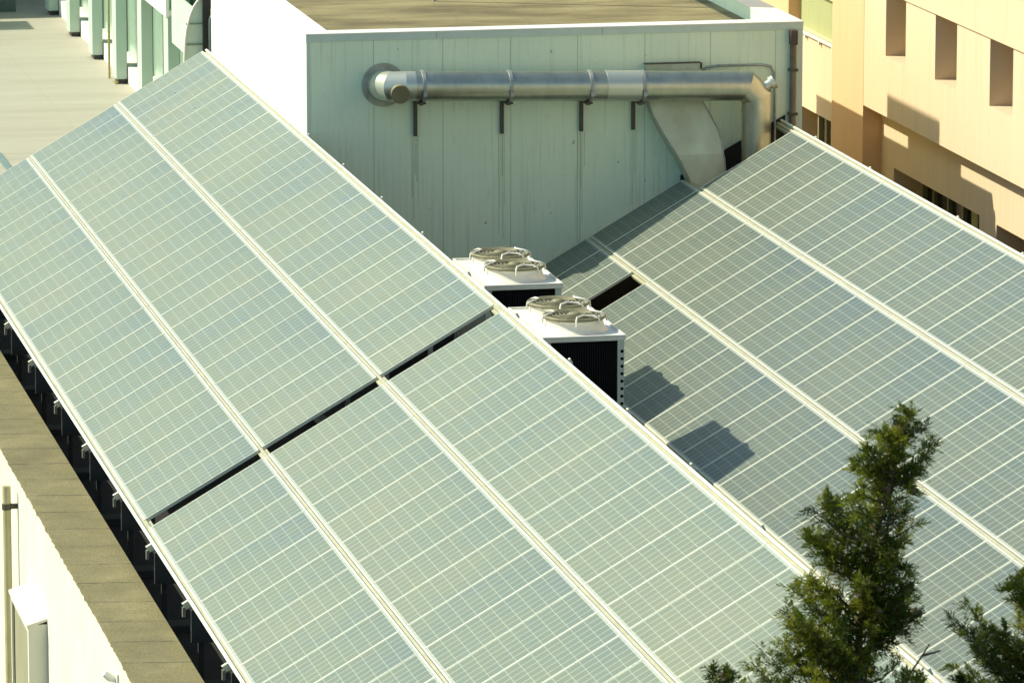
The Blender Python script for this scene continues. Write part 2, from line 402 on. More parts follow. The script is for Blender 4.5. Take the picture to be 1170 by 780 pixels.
def rafter(root, xr, y, d0=-.10, d1=3*L+.13):
    Mx = Matrix.Rotation(-TH, 4, 'Y'); Mx.translation = slope(xr, 0, y)
    obj('rafter', MB().obox(Mx, -d1, -d0, -.03, .03, -.19, -.112).obox(Mx, -d0-.012, -d0+.012, -.03, .03, -.113, -.05), M['frame'], root)
    # front leg tucked under the eave with a short pale hook, a dark gusset, rear leg, brace and dark foot pads
    e = slope(xr, d1-.2, y, -.19)
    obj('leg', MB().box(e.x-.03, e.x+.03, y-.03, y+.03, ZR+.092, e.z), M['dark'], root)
    h = slope(xr, d1, y, -.16)
    obj('hook', MB().box(h.x-.02, h.x+.015, y-.03, y+.03, h.z-.11, h.z), mat_hook, root)
    r = slope(xr, .5, y, -.15)
    obj('leg', MB().box(r.x-.03, r.x+.03, y+.032, y+.092, ZR+.102, r.z), M['steel'], root)
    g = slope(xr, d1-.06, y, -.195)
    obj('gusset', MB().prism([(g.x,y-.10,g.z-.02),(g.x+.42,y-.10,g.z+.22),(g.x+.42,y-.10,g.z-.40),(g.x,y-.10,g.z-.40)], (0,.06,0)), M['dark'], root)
    q = slope(xr, 2.6, y, -.16)
    obj('brace', MB().bar((r.x-.04, y-.05, ZR+.35), (q.x, y-.05, q.z), .04, .05), M['steel'], root)
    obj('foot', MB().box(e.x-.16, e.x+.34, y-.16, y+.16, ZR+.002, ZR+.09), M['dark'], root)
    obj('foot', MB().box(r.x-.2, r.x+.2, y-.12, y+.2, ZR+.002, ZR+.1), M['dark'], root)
def array(label, xr, rows, span, rafters, rails):
    root = thing('solar_array', label, 'solar panels', (xr-2.2, (span[0]+span[1])/2, ZR), 'tilted solar arrays on the flat roof')
    for row, ylist in enumerate(rows):
        for y in ylist: panel(root, xr, row, y)
    for d in (0.03, L, 2*L, 3*L-.03): rail(root, xr, d, rails[0], rails[1])
    for y in rafters: rafter(root, xr, y)
    return root
far = array('long tilted solar array at upper left, beside the white wall and behind the dark gap', 0.0,
            [[k for k in range(24)]]*3, (0, 24), [20.25, 17.26, 14.35, 11.37, 8.35, 5.36, 2.29], (-.22, 24.02))
near = array('nearest solar array, lower left to centre, in front of the dark gap', 0.0,
             [[-GAP-1-k for k in range(22)]]*3, (-GAP-22, -GAP), [-.70, -3.71, -6.72, -9.7, -12.7, -15.7, -18.7, -21.7], (-22.5, -.225))
right = array('solar array on the right, behind the two rooftop condensers and the foreground tree', 7.212,
              [[13.39-1-k for k in range(28)], [14.36-1-k for k in range(29)],
               [14.36-1-k for k in range(3)] + [10.45-1-k for k in range(26)]],
              (-15, 14.4), [12.6, 9.6, 5.19, 2.23, -.75, -3.7, -6.7, -9.7, -12.7], (-15.6, 14.33))

cb = MB(); pts = []
for k in range(9):
    d = .35 + k*.55; pts.append(slope(0, d, -.22 + .05*math.sin(k*2.1), -.16 - .05*(k % 2)))
tag(obj('cable_run', MB().tube(pts, .014, 6), M['dark']), 'dark cable sagging inside the gap between the two left arrays', 'cable')
# ------------------------------------------------------------------ plant room (big box on the roof)
X0, X1, Y0, Y1, ZT = .12, 7.61, 14.5, 23.9, 1.46
t = thing('plant_room', 'pale green-white clad plant room with flat brown roof, standing behind the arrays', 'building', (3.86, 19.2, ZR))
fw = MB(); joints = [X0, .12+1.0-.005, 2.15, 3.17, 4.18, 5.2, 6.2, 7.2, X1]
for i in range(len(joints)-1): fw.box(joints[i]+.005, joints[i+1]-.005, Y0, Y0+.09, ZR, ZT-.10)
fw.box(X0+.02, X1-.02, Y0+.004, Y0+.13, ZR, ZT-.11, 1)
obj('front_wall', fw, [M['clad'], mat('panel_joint_seal', (.42,.52,.41), .7)], t)
lw = MB()
for i in range(9): lw.box(X0, X0+.09, Y0+.094+i*1.04, Y0+.094+(i+1)*1.04-.006, ZR, ZT-.10)
lw.box(X0+.012, X0+.12, Y0+.131, Y1, ZR, ZT-.11, 1)
obj('left_wall', lw, [M['white_wall'], M['cap']], t)
obj('right_wall', MB().box(X1-.09, X1, Y0+.094, Y1, ZR, ZT-.10), M['clad'], t)
obj('back_wall', MB().box(X0+.13, X1-.1, Y1-.1, Y1, ZR, ZT-.10), M['clad'], t)
obj('shade_sheet', MB().box(X0+.01, X1-.01, Y0-.03, Y0-.003, ZR, -2.3), M['membrane'], t)  # black sheet: shade under the arrays put in as a dark surface
obj('shade_sheet', MB().prism([(5.75,Y0-.03,-.80),(7.35,Y0-.03,.06),(7.35,Y0-.03,-2.29),(5.75,Y0-.03,-2.29)], (0,.027,0)), M['membrane'], t)  # sloped black sheet drawn for the shaded void beside the top row
obj('roof', MB().box(X0+.14, X1-.14, Y0+.14, Y1-.12, ZT-.35, ZT-.22), M['roof'], t)
cp = MB(); w_ = .36
cp.box(X0-.015, X1+.015, Y0-.02, Y0+w_, ZT-.02, ZT).box(X0-.015, X1+.015, Y1-w_, Y1+.015, ZT-.02, ZT)
cp.box(X0-.015, X0+w_, Y0+w_, Y1-w_, ZT-.02, ZT).box(X1-w_, X1+.015, Y0+w_, Y1-w_, ZT-.02, ZT)
obj('parapet_cap', cp, M['cap'], t)
ip = MB()
ip.box(X0+.13, X0+w_-.01, Y0+w_-.01, Y1-w_, ZT-.3, ZT-.022).box(X1-w_+.01, X1-.12, Y0+w_-.01, Y1-w_, ZT-.3, ZT-.022)
ip.box(X0+.13, X1-.12, Y0+.135, Y0+w_-.012, ZT-.3, ZT-.022)
obj('parapet', ip, M['clad'], t)
fl = MB(); xs = [X0-.012, 2.05, 4.55, X1+.012]
for i in range(3): fl.box(xs[i]+.003, xs[i+1]-.003, Y0-.016, Y0-.004, ZT-.12, ZT-.022)
obj('edge_flashing', fl, M['flash'], t)
obj('side_flashing', MB().box(X0-.012, X0-.003, Y0-.003, Y1, ZT-.12, ZT-.022), M['white_wall'], t)
obj('corner_trim', MB().box(X1-.16, X1+.004, Y0-.007, Y0-.002, ZR, ZT-.125).box(X0-.004, X0+.05, Y0-.007, Y0-.002, ZR, ZT-.125), M['flash'], t)
rs = MB()
for x in (1.735, 3.035, 4.235, 5.03):
    for k in range(5):
        xx = x-.05+.022*k+random.uniform(-.006,.006); z0 = -.10; z1 = z0 - random.uniform(.5, 1.7)
        rs.box(xx, xx+random.uniform(.006,.013), Y0-.0025, Y0-.0005, z1, z0)
obj('rust_stain', rs, M['rust'], t)

# exhaust duct on the front wall
PY, PZ = 14.06, .60
def pz(x): return .715 - (x-1.33)*.026
t = thing('exhaust_duct', 'shiny round metal exhaust duct running along the wall above the condensers', 'duct', (4, 14.2, -.1))
RD = .222
obj('flange', MB().add(*(lambda n, r, c: ([(c[0], c[1], c[2])] + [(c[0]+r*math.cos(2*math.pi*i/n), c[1], c[2]+r*math.sin(2*math.pi*i/n)) for i in range(n)],
    [(0, 1+i, 1+(i+1) % n) for i in range(n)]))(28, .325, (1.26, Y0-.021, .68))).tube([(1.26,Y0,.68),(1.26,Y0-.02,.68)], .325, 28), mottled('tarnished_flange', (.46,.48,.40), (.30,.29,.21), 5, .55), t)
def mitre(pts, r, n=28):
    """segmented duct: straight cylinders cut on the bisecting planes"""
    m = MB(); P = [Vector(p) for p in pts]; rings = []
    for i, p in enumerate(P):
        d0 = (P[i]-P[i-1]).normalized() if i > 0 else (P[1]-P[0]).normalized()
        d1 = (P[i+1]-P[i]).normalized() if i < len(P)-1 else d0
        nrm = (d0+d1).normalized()
        if i == 0:
            up = Vector((0,0,1)) if abs(d1.z) < .9 else Vector((0,1,0)); u = d1.cross(up).normalized()
            ring = [p + (u*math.cos(a)+d1.cross(u)*math.sin(a))*r for a in [2*math.pi*k/n for k in range(n)]]
        else:
            ring = []
            for q in rings[-1]:
                s_ = ((p-q).dot(nrm))/d0.dot(nrm); ring.append(q + d0*s_)
        rings.append(ring)
    for i in range(len(P)-1):
        m.add(rings[i]+rings[i+1], [(k, (k+1) % n, n+(k+1) % n, n+k) for k in range(n)], 0, True)
    m.add(rings[-1], [list(range(n))], 0); m.add(rings[0], [list(range(n))[::-1]], 0)
    return m
obj('elbow', mitre([(1.24,Y0-.02,.68),(1.24,Y0-.16,.69),(1.33,PY+.06,.70),(1.52,PY,pz(1.52)),(1.64,PY,pz(1.64))], RD), M['shiny'], t)
obj('end_cap', MB().tube([(1.40,PY-.12,.645),(1.385,PY-.27,.625)], .137, 24), M['cap_disc'], t)
pm = MB()
for a, c in ((1.64, 3.05), (3.06, 4.26), (4.27, 4.50)): pm.tube([(a,PY,pz(a)),(c,PY,pz(c))], RD-.002, 28)
pm.tube([(5.02,PY,pz(5.02)),(6.48,PY,pz(6.48))], RD+.002, 28)
obj('pipe', pm, M['pipe'], t)
obj('jacket', MB().tube([(4.5,PY,pz(4.5)),(5.02,PY,pz(5.02))], RD+.008, 28), M['shiny'], t)
obj('elbow', mitre([(6.44,PY,pz(6.44)),(6.64,PY,.573),(6.80,PY,.41),(6.80,PY,.2)], RD), M['pipe'], t)
obj('pipe', MB().tube([(6.8,PY,.22),(6.8,PY,-3.0)], RD-.003, 28).tube([(6.8,PY,.19),(6.8,PY,.205)], RD+.008, 28), M['pipe'], t)
obj('stub', MB().tube([(6.88,PY-.03,.53),(7.03,PY-.04,.62)], .075, 16).tube([(7.0,PY-.04,.60),(7.06,PY-.043,.636)], .105, 16), M['shiny'], t)
for x in (1.76, 3.055, 4.265, 5.06):
    obj('clamp', MB().tube([(x-.022,PY,pz(x)),(x+.022,PY,pz(x))], RD+.017, 28).box(x-.03,x+.03,PY-.26,PY-.2,pz(x)-.12,pz(x)-.05), M['steel'], t)
for x in (1.73, 3.03, 4.23, 5.02):
    z = pz(x)-RD
    obj('bracket', MB().box(x-.026,x+.026,Y0-.06,Y0-.003,-.09,z+.02).box(x-.026,x+.026,PY-.10,Y0-.055,z-.05,z-.004).box(x+.02,x+.08,PY-.03,PY+.06,z-.045,z-.02), M['iron'], t)
# flat sheet-metal duct that drops behind the array
t = thing('sheet_metal_duct', 'dull rectangular sheet-metal duct curving down from the wall under the round pipe', 'duct', (5.8, 14.2, -1.2))
prof = [(.50,5.16,6.02,14.36),(.36,5.20,6.02,14.30),(.16,5.26,6.12,14.22),(-.05,5.36,6.22,14.12),(-.24,5.47,6.27,14.03),(-.42,5.58,6.28,13.98),(-.50,5.63,6.30,13.985),(-.75,5.76,6.33,14.02),(-1.2,5.95,6.4,14.06)]
sm = MB()
for i in range(len(prof)-1):
    (za,xa,xb,ya),(zc,xc,xd,yc) = prof[i], prof[i+1]
    sm.add([(xa,ya,za),(xb,ya,za),(xd,yc,zc),(xc,yc,zc),(xa,Y0-.004,za),(xb,Y0-.004,za),(xd,Y0-.004,zc),(xc,Y0-.004,zc)],
           [(0,1,2,3)[::-1],(0,3,7,4)[::-1],(1,5,6,2)[::-1]])
sm.add([(5.16,14.36,.5),(6.02,14.36,.5),(6.02,Y0-.004,.5),(5.16,Y0-.004,.5)], [(0,1,2,3)])
o = obj('duct_body', sm, M['sheet'], t)
for side in (1, 2):
    sf = MB()
    for i in range(len(prof)-1):
        p_, q_ = prof[i], prof[i+1]
        sf.bar((p_[side], p_[3]-.004, p_[0]), (q_[side], q_[3]-.004, q_[0]), .02, .012)
    obj('seam_flange', sf, M['steel'], t)
t = thing('wall_hatch', 'rectangular sheet-metal collar with dark edge on the wall just above the round duct', 'hatch', (5.6, 14.45, .8))
obj('collar', MB().box(5.20,6.02,Y0-.10,Y0-.003,.45,.885), M['sheet'], t)
obj('rim', MB().box(5.18,6.04,Y0-.112,Y0-.003,.887,.899).box(6.025,6.05,Y0-.112,Y0-.003,.80,.886), M['iron'], t)
tag(obj('cable_conduit', MB().tube([(6.06,Y0-.03,.74),(6.14,Y0-.03,.81),(6.32,Y0-.03,.83),(6.98,Y0-.03,.825),(7.12,Y0-.03,.80),(7.17,Y0-.03,.70),(7.19,Y0-.03,.40),(7.19,Y0-.03,-.6)], .018, 8), M['steel']),
    'thin grey cable conduit bent over the wall beside the duct elbow', 'conduit')
t = thing('downpipe', 'dirty brown downpipe at the right corner of the plant room wall', 'pipe', (7.46, 14.4, -1))
obj('pipe', MB().tube([(7.455,Y0-.06,1.2),(7.455,Y0-.06,-1.6)], .05, 12), M['rustpipe'], t)
obj('hopper', MB().box(7.40,7.51,Y0-.13,Y0-.003,1.12,1.34), mottled('rusty_hopper', (.07,.05,.04), (.11,.075,.055), 9, .7), t, .01)
obj('bracket', MB().box(7.39,7.52,Y0-.12,Y0-.003,.72,.76), M['iron'], t)
obj('bracket', MB().box(7.39,7.52,Y0-.12,Y0-.003,.06,.10), M['iron'], t)

# ------------------------------------------------------------------ condenser units
def condenser(x0, y0, label):
    W_, D_, zd, zb = 1.02, 2.15, -.72, -2.55
    x1, y1 = x0+W_, y0+D_
    t = thing('condenser_unit', label, 'air conditioner', ((x0+x1)/2, (y0+y1)/2, ZR), 'rooftop condenser units between the arrays')
    obj('coil', MB().box(x0+.06, x1-.09, y0+.03, y1-.03, zb+.08, zd-.07), M['coil'], t)
    fn = MB(); x = x0+.09
    while x < x1-.1: fn.box(x, x+.004, y0+.018, y0+.029, zb+.1, zd-.08); x += .022
    obj('coil_fins', fn, mat('dark_fin', (.010,.011,.012), .7), t)
    for (px, py) in ((x0, y0), (x1-.085, y0), (x0, y1-.085), (x1-.085, y1-.085)):
        obj('corner_post', MB().box(px, px+.085, py, py+.085, zb+.08, zd-.06), M['ac_post'], t)
    holes = MB()
    for k in range(9):
        z = zd-.20-k*.095; holes.tube([(x1-.028, y0-.003, z), (x1-.028, y0+.004, z)], .021, 10)
    obj('post_holes', holes, M['coil'], t)
    obj('base_frame', MB().box(x0-.01, x1+.01, y0-.01, y1+.01, zb, zb+.08), M['ac_white'], t, .008)
    obj('side_panel', MB().box(x0+.02, x0+.055, y0+.09, y1-.09, zb+.08, zd-.06), M['ac_white'], t)
    obj('side_panel', MB().box(x1-.05, x1-.015, y0+.09, y1-.09, zb+.08, zd-.06), M['ac_white'], t)
    dk = MB().box(x0-.02, x1+.02, y0-.02, y1+.02, zd-.06, zd-.012)
    dk.box(x0-.02, x1+.02, y0-.02, y0+.012, zd-.012, zd+.012).box(x0-.02, x1+.02, y1-.012, y1+.02, zd-.012, zd+.012)
    dk.box(x0-.02, x0+.012, y0+.012, y1-.012, zd-.012, zd+.012).box(x1-.012, x1+.02, y0+.012, y1-.012, zd-.012, zd+.012)
    obj('deck', dk, M['ac_white'], t, .006)
    for cy in (y0+.60, y0+1.56):
        c = (x0+W_/2, cy, zd-.01); rr = .37
        s = obj('fan_shroud', MB().lathe(c, [(rr+.06,0),(rr+.035,.02),(rr+.012,.05),(rr,.10),(rr,.150),(rr+.014,.158),(rr+.014,.172),(rr-.012,.173),(rr-.02,.18),(rr-.02,.0)]), M['ac_white'], t)
        ft = MB().lathe(c, [(rr-.021,.03),(0.0001,.03)])
        for k in range(4):
            a = k*math.pi/2+.5; d = Vector((math.cos(a), math.sin(a), 0)); q = Vector((-d.y, d.x, 0)); o_ = Vector(c)
            ft.add([o_+d*.08+q*.06+Vector((0,0,.13)), o_+d*.36+q*.15+Vector((0,0,.15)), o_+d*.36-q*.12+Vector((0,0,.08)), o_+d*.08-q*.05+Vector((0,0,.07))], [(0,1,2,3)])
        ft.lathe(c, [(.0001,.17),(.09,.165),(.095,.06)])
        obj('fan', ft, M['black'], s)
        g = MB()
        for k in range(7):
            q = rr+.012 - .05*k; g.ring((c[0], c[1], c[2]+.172+.006*min(k,4)), q, .007 if k else .022, 44, 6)
        for k in range(8):
            a = k*math.pi/4+.2; dx, dy = math.cos(a), math.sin(a)
            g.bar((c[0]+dx*.06, c[1]+dy*.06, c[2]+.192), (c[0]+dx*(rr+.01), c[1]+dy*(rr+.01), c[2]+.174), .016, .010)
        g.lathe((c[0], c[1], c[2]+.188), [(.0001,.028),(.07,.022),(.085,-.01)])
        obj('fan_guard', g, M['guard'], s)
        for a in (R(-75), R(20), R(160)):
            dx, dy = math.cos(a), math.sin(a); tx, ty = -dy, dx; h = MB(); p = []
            for (rad, s_, z) in ((rr+.012,-.2,.10),(rr+.004,-.2,.178),(rr-.06,-.15,.205),(rr-.12,0,.215),(rr-.06,.15,.205),(rr+.004,.2,.178),(rr+.012,.2,.10)):
                p.append((c[0]+dx*rad+tx*s_*.8, c[1]+dy*rad+ty*s_*.8, c[2]+z))
            obj('lifting_handle', h.tube(p, .013, 8), M['ac_white'], s)
    for (px, py) in ((x0+.06, y0+.1), (x1-.14, y0+.1), (x0+.06, y1-.2), (x1-.14, y1-.2)):
        obj('leg', MB().box(px, px+.08, py, py+.08, ZR+.002, zb), M['steel'], t)
    return t
condenser(.91, 1.43, 'front one of the two white twin-fan condensers, whole dark coil face showing between the arrays')
condenser(.93, 5.24, 'rear one of the two white twin-fan condensers, nearer the clad wall')

# ------------------------------------------------------------------ beige building on the right
t = thing('beige_building', 'sunlit cream and peach building with deep-set windows behind the right solar array', 'building', (13, 15, -8))
XU, XL, XM, ZO, ZTOP = 9.95, 10.26, 10.06, -.57, 5.0
ZS, ZH = .385, 1.40
wins = [(17.13,18.28),(14.31,15.48),(11.41,12.58),(8.5,9.68),(5.6,6.78)]
ym, yM = -12, 19.56
uw = MB(); ue = XU+.6
uw.box(XU, ue, ym, yM, ZO, ZS)
cur = ym
for (a, c) in sorted(wins):
    uw.box(XU, ue, cur, a, ZS, ZH); cur = c
uw.box(XU, ue, cur, yM, ZS, ZH)
obj('upper_wall', uw, M['stucco'], t)
obj('top_wall', MB().box(XU-.035, ue, ym, yM, ZH, ZTOP), M['stucco'], t)
for (a, c) in wins:
    f = obj('window', MB().box(ue-.06, ue-.03, a, c, ZS, ZH), M['glass_dark'], t)
    obj('window_frame', MB().box(ue-.08, ue-.061, a, a+.05, ZS, ZH).box(ue-.08, ue-.061, c-.05, c, ZS, ZH).box(ue-.08, ue-.061, (a+c)/2-.02, (a+c)/2+.02, ZS, ZH), M['mullion'], f)
lw = MB(); le = XL+.6; zh, zs = -1.48, -3.2
lwins = [(14.04, 18.82), (8.2, 13.15), (2.5, 7.3)]
lw.box(XL, le, ym, 19.57, zh, ZO-.003)
cur = ym
for (a, c) in sorted(lwins):
    lw.box(XL, le, cur, a, zs, zh); cur = c
lw.box(XL, le, cur, 19.57, zs, zh); lw.box(XL, le, ym, 19.57, -8, zs)
obj('lower_wall', lw, M['stucco'], t)
for (a, c) in lwins:
    f = obj('window', MB().box(le-.06, le-.03, a, c, zs, zh), M['glass_dark'], t)
    fr = MB(); y = a
    while y < c:
        fr.box(le-.13, le-.062, y, y+.07, zs, zh); y += .82
    fr.box(le-.13, le-.062, c-.07, c, zs, zh)
    obj('mullion', fr, M['mullion'], f)
    obj('shutter', MB().box(le-.10, le-.07, a+1.0, a+1.55, zs, zh).box(le-.10, le-.07, a+1.78, a+2.1, zs, zh), M['shutter'], f)
obj('pilaster', MB().box(XU-.004, XL+.5, yM+.005, 21.5, -8, ZTOP), M['peach'], t)
lf = MB().box(XM, XM+.5, 21.5, 24.35, .11, .12).box(XM, XM+.5, 21.5, 24.35, -1.18, .10)
lf.box(XM, XM+.5, 21.5, 21.95, -8, -1.18).box(XM, XM+.5, 21.95, 24.35, -8, -3.2).box(XM, XM+.5, 24.0, 24.35, -3.2, -1.18)
lf.box(XM, XM+.5, 21.5, 21.55, .12, ZTOP).box(XM, XM+.5, 21.55, 24.35, .80, ZTOP)
obj('recessed_wall', lf, M['stucco'], t)
f = obj('window', MB().box(XM+.4, XM+.43, 21.95, 24.0, -3.2, -1.18), M['glass_dark'], t)
obj('mullion', MB().box(XM+.1, XM+.17, 22.6, 22.72, -3.2, -1.18).box(XM+.1, XM+.17, 23.1, 23.18, -3.2, -1.18).box(XM+.1, XM+.17, 22.02, 22.1, -3.2, -1.18), M['mullion'], f)
sh = MB(); y = 21.55
while y < 24.3: sh.box(XM+.09, XM+.11, y, y+.155, .12, .80); y += .16
f = obj('shutter', sh, M['shutter'], t)
f = obj('sill_rail', MB().box(XM-.06, XM-.02, 21.6, 24.3, .07, .105).box(XM-.05, XM-.003, 21.75, 21.8, .0, .07).box(XM-.05, XM-.003, 22.6, 22.65, .0, .07).box(XM-.05, XM-.003, 23.5, 23.55, .0, .07), M['cap'], t)
obj('pilaster', MB().box(XU-.004, XL+.5, 24.355, 27.5, -8, ZTOP), M['peach'], t)
bk = MB().box(XL, XL+.5, 27.505, 40, -8, ZTOP).box(11.2, 17, ym, 40, -8, ZTOP-.01)
obj('rear_wall', bk, M['stucco'], t)
# added, unseen panel on posts on the plant room roof, beyond the top of the picture: throws the squarish shade on the beige wall
t = thing('added_shade_panel', 'plain pale panel on two tall posts, added out of view to shade the beige wall', 'panel', (3.1, 20.4, 1.24))
obj('panel', MB().box(3.06, 3.12, 18.0, 20.95, 5.05, 6.3), M['cap'], t)
for y in (19.75, 20.8): obj('post', MB().box(3.0, 3.055, y-.03, y+.03, 1.24, 6.2), M['steel'], t)

# ------------------------------------------------------------------ terrace and colonnade, upper left
ZF = -3.8
struct('terrace', MB().box(-30, 9, 24.25, 75, ZF-.3, ZF), M['terrace'])
tag(obj('terrace_strip', MB().box(-1.90, -1.77, 30, 38.6, ZF+.004, ZF+.03), mottled('grey_green_strip', (.20,.27,.25), (.16,.22,.20), 3, .5)),  # flat grey-green strip along the terrace floor
    'short grey-green strip lying on the terrace at the far left edge', 'drain')
b = thing('colonnade_building', 'white-columned glazed building along the sunlit terrace at upper left', 'building', (3.2, 48, ZF))
for y in (59.4, 55.5, 51.6, 47.7, 43.8, 40.0):
    c = obj('column', MB().box(1.66, 1.885, y, y+.62, ZF+.10, 2.2), M['column'], b, .008)
    obj('plinth', MB().box(1.70, 1.87, y+.02, y+.5, ZF, ZF+.10), M['black'], c)
    if y < 48: obj('moss', MB().box(1.64, 1.70, y-.02, y+.3, ZF+.001, ZF+.03), M['moss'], c)
gl = MB(); mu = MB()
for i, y in enumerate((36.2, 40.0, 43.8, 47.7, 51.6, 55.5, 59.4)):
    gl.box(2.16, 2.19, y+.05, y+3.8, ZF+.42, 2.2)
    mu.box(2.10, 2.2, y-.02, y+.05, ZF+.42, 2.2); mu.box(2.12, 2.2, y+1.9, y+1.96, ZF+.42, 2.2)
obj('glazing', gl, M['glazing'], b); obj('mullion', mu, mat('dark_green_mullion', (.12,.17,.13), .5), b)
obj('kerb', MB().box(1.90, 2.25, 30, 63, ZF, ZF+.36), M['white_wall'], b, .01)
obj('roof', MB().box(1.4, 9, 30, 63, 2.2, 2.6), M['column'], b)
obj('back_wall', MB().box(8.8, 9, 30, 63, ZF, 2.2), M['column'], b)
obj('porch_fascia', MB().prism([(1.58,44.2,-1.45),(1.58,39.7,-1.42),(1.58,39.7,-.2),(1.58,44.2,-.2)], (.07,0,0)).box(1.65, 2.6, 39.7, 44.2, -1.4, -1.3), M['white_wall'], b)
obj('porch_wall', MB().box(1.70, 2.7, 34.5, 34.7, ZF, -1.05).box(1.68, 1.72, 34.7, 39.6, -1.9, -.9), M['column'], b)
obj('porch_window', MB().box(1.75, 2.4, 34.0, 34.05, -1.7, -.5), mat('blue_grey_glass', (.16,.26,.28), .2), b)
tag(obj('service_pipe', MB().tube([(1.63,48.6,ZF),(1.63,48.6,2.15)], .026, 10), M['yellow']),
    'thin yellowed pipe standing beside a white column on the terrace', 'pipe')
# curved screen beside the plant room's back corner
t = thing('curved_screen', 'pale green curved screen with a white edge beside the white wall', 'screen', (.7, 30, ZF))
cv = [(.54,-3.79),(.54,-1.0),(.555,-.65),(.585,-.42),(.64,-.2),(.71,-.03),(.80,.1),(.93,.2),(1.1,.26)]
obj('panel', MB().prism([(x, 30.0, z) for x, z in cv] + [(1.1,30.0,-3.79)], (0,.05,0)), M['frosted'], t)
obj('edge', MB().tube([(x, 29.98, z) for x, z in cv], .022, 8), M['white_wall'], t)
obj('rail', MB().box(.57,.86,29.975,29.998,-.335,-.31).box(.55,.86,29.975,29.998,-.70,-.67), mat('sage_rail', (.25,.33,.22), .5), t)
t = thing('gas_cylinder', 'dark upright cylinder in the shadowed nook between screen and white wall', 'cylinder', (.98, 29.6, ZF))
obj('body', MB().lathe((.985, 29.6, ZF), [(.0001,0),(.075,0),(.075,3.55),(.06,3.63),(.03,3.68),(.0001,3.69)], 20), mat('slate_cylinder_paint', (.05,.07,.075), .35), t)
obj('collar', MB().tube([(.985,29.6,-.12),(.985,29.6,-.02)], .035, 12), M['yellow'], t)
tag(obj('dark_recess_backing', MB().box(.86, 1.6, 29.9, 29.96, ZF, .3), M['black']), 'black recess partition behind the upright cylinder near the white wall', 'backing')  # black sheet standing in for the dark recess
# far end of the terrace: its shade is put into teal and black panels
t = thing('far_shade_panels', 'teal and black panels with painted-in shade at the far end of the terrace, top left corner', 'building', (-8, 64, ZF))
obj('front', MB().box(-20, 1.3, 61.2, 61.4, ZF+.55, -.6), M['black'], t)
obj('shade_band', MB().box(-20, 1.0, 60.2, 60.3, ZF, ZF+.42), M['teal'], t)
obj('roof', MB().box(-20, 1.4, 60.4, 68, -.6, -.4), M['column'], t)
t = thing('blocker', 'flat added sun awning on thin posts at the left of the terrace', 'blocker', (-4, 59, ZF))  # added out of view to cast the dark patch on the terrace
obj('blocker_top', MB().box(-6, -2.1, 58.25, 59.75, -.85, -.8), M['cap'], t)
for x, y in ((-5.9, 58.4), (-2.3, 58.4), (-5.9, 59.6), (-2.3, 59.6)): obj('post', MB().tube([(x,y,ZF),(x,y,-.85)], .03, 8), M['steel'], t)

# ------------------------------------------------------------------ conifers in the foreground
def make_leaf():
    m = bpy.data.materials.new('conifer_foliage'); m.use_nodes = True; n = N(m); nt_ = m.node_tree
    oi = n.new('ShaderNodeAttribute'); oi.attribute_name = 'tint'
    c = n.ramp(oi.outputs['Fac'], [(0.0, (.018,.034,.005)), (.3, (.070,.10,.009)), (.65, (.17,.20,.014)), (1.0, (.27,.26,.028))])
    n.col(c); n.p.inputs['Roughness'].default_value = .6; n.p.inputs['Specular IOR Level'].default_value = .3
    tr = n.new('ShaderNodeBsdfTranslucent'); n.ln(c, tr.inputs[0])
    mx = n.new('ShaderNodeMixShader'); mx.inputs[0].default_value = .45
    out = [q for q in nt_.nodes if q.type == 'OUTPUT_MATERIAL'][0]
    n.ln(n.p.outputs[0], mx.inputs[1]); n.ln(tr.outputs[0], mx.inputs[2]); n.ln(mx.outputs[0], out.inputs[0])
    return m
M['leaf'] = make_leaf()
M['bark'] = mottled('grey_brown_bark', (.16,.11,.06), (.10,.07,.04), 8, .9, (1,1,.3), bump=.4)
M['cone'] = mottled('brown_cones', (.17,.11,.04), (.10,.07,.03), 20, .9)

def lerp_table(tab, z):
    """tab rows (z, left, right) from the top down; linear in between"""
    if z >= tab[0][0]: return tab[0][1:]
    for a, b_ in zip(tab, tab[1:]):
        if z >= b_[0]:
            f = (a[0]-z)/(a[0]-b_[0]); return tuple(p+(q-p)*f for p, q in zip(a[1:], b_[1:]))
    return tab[-1][1:]

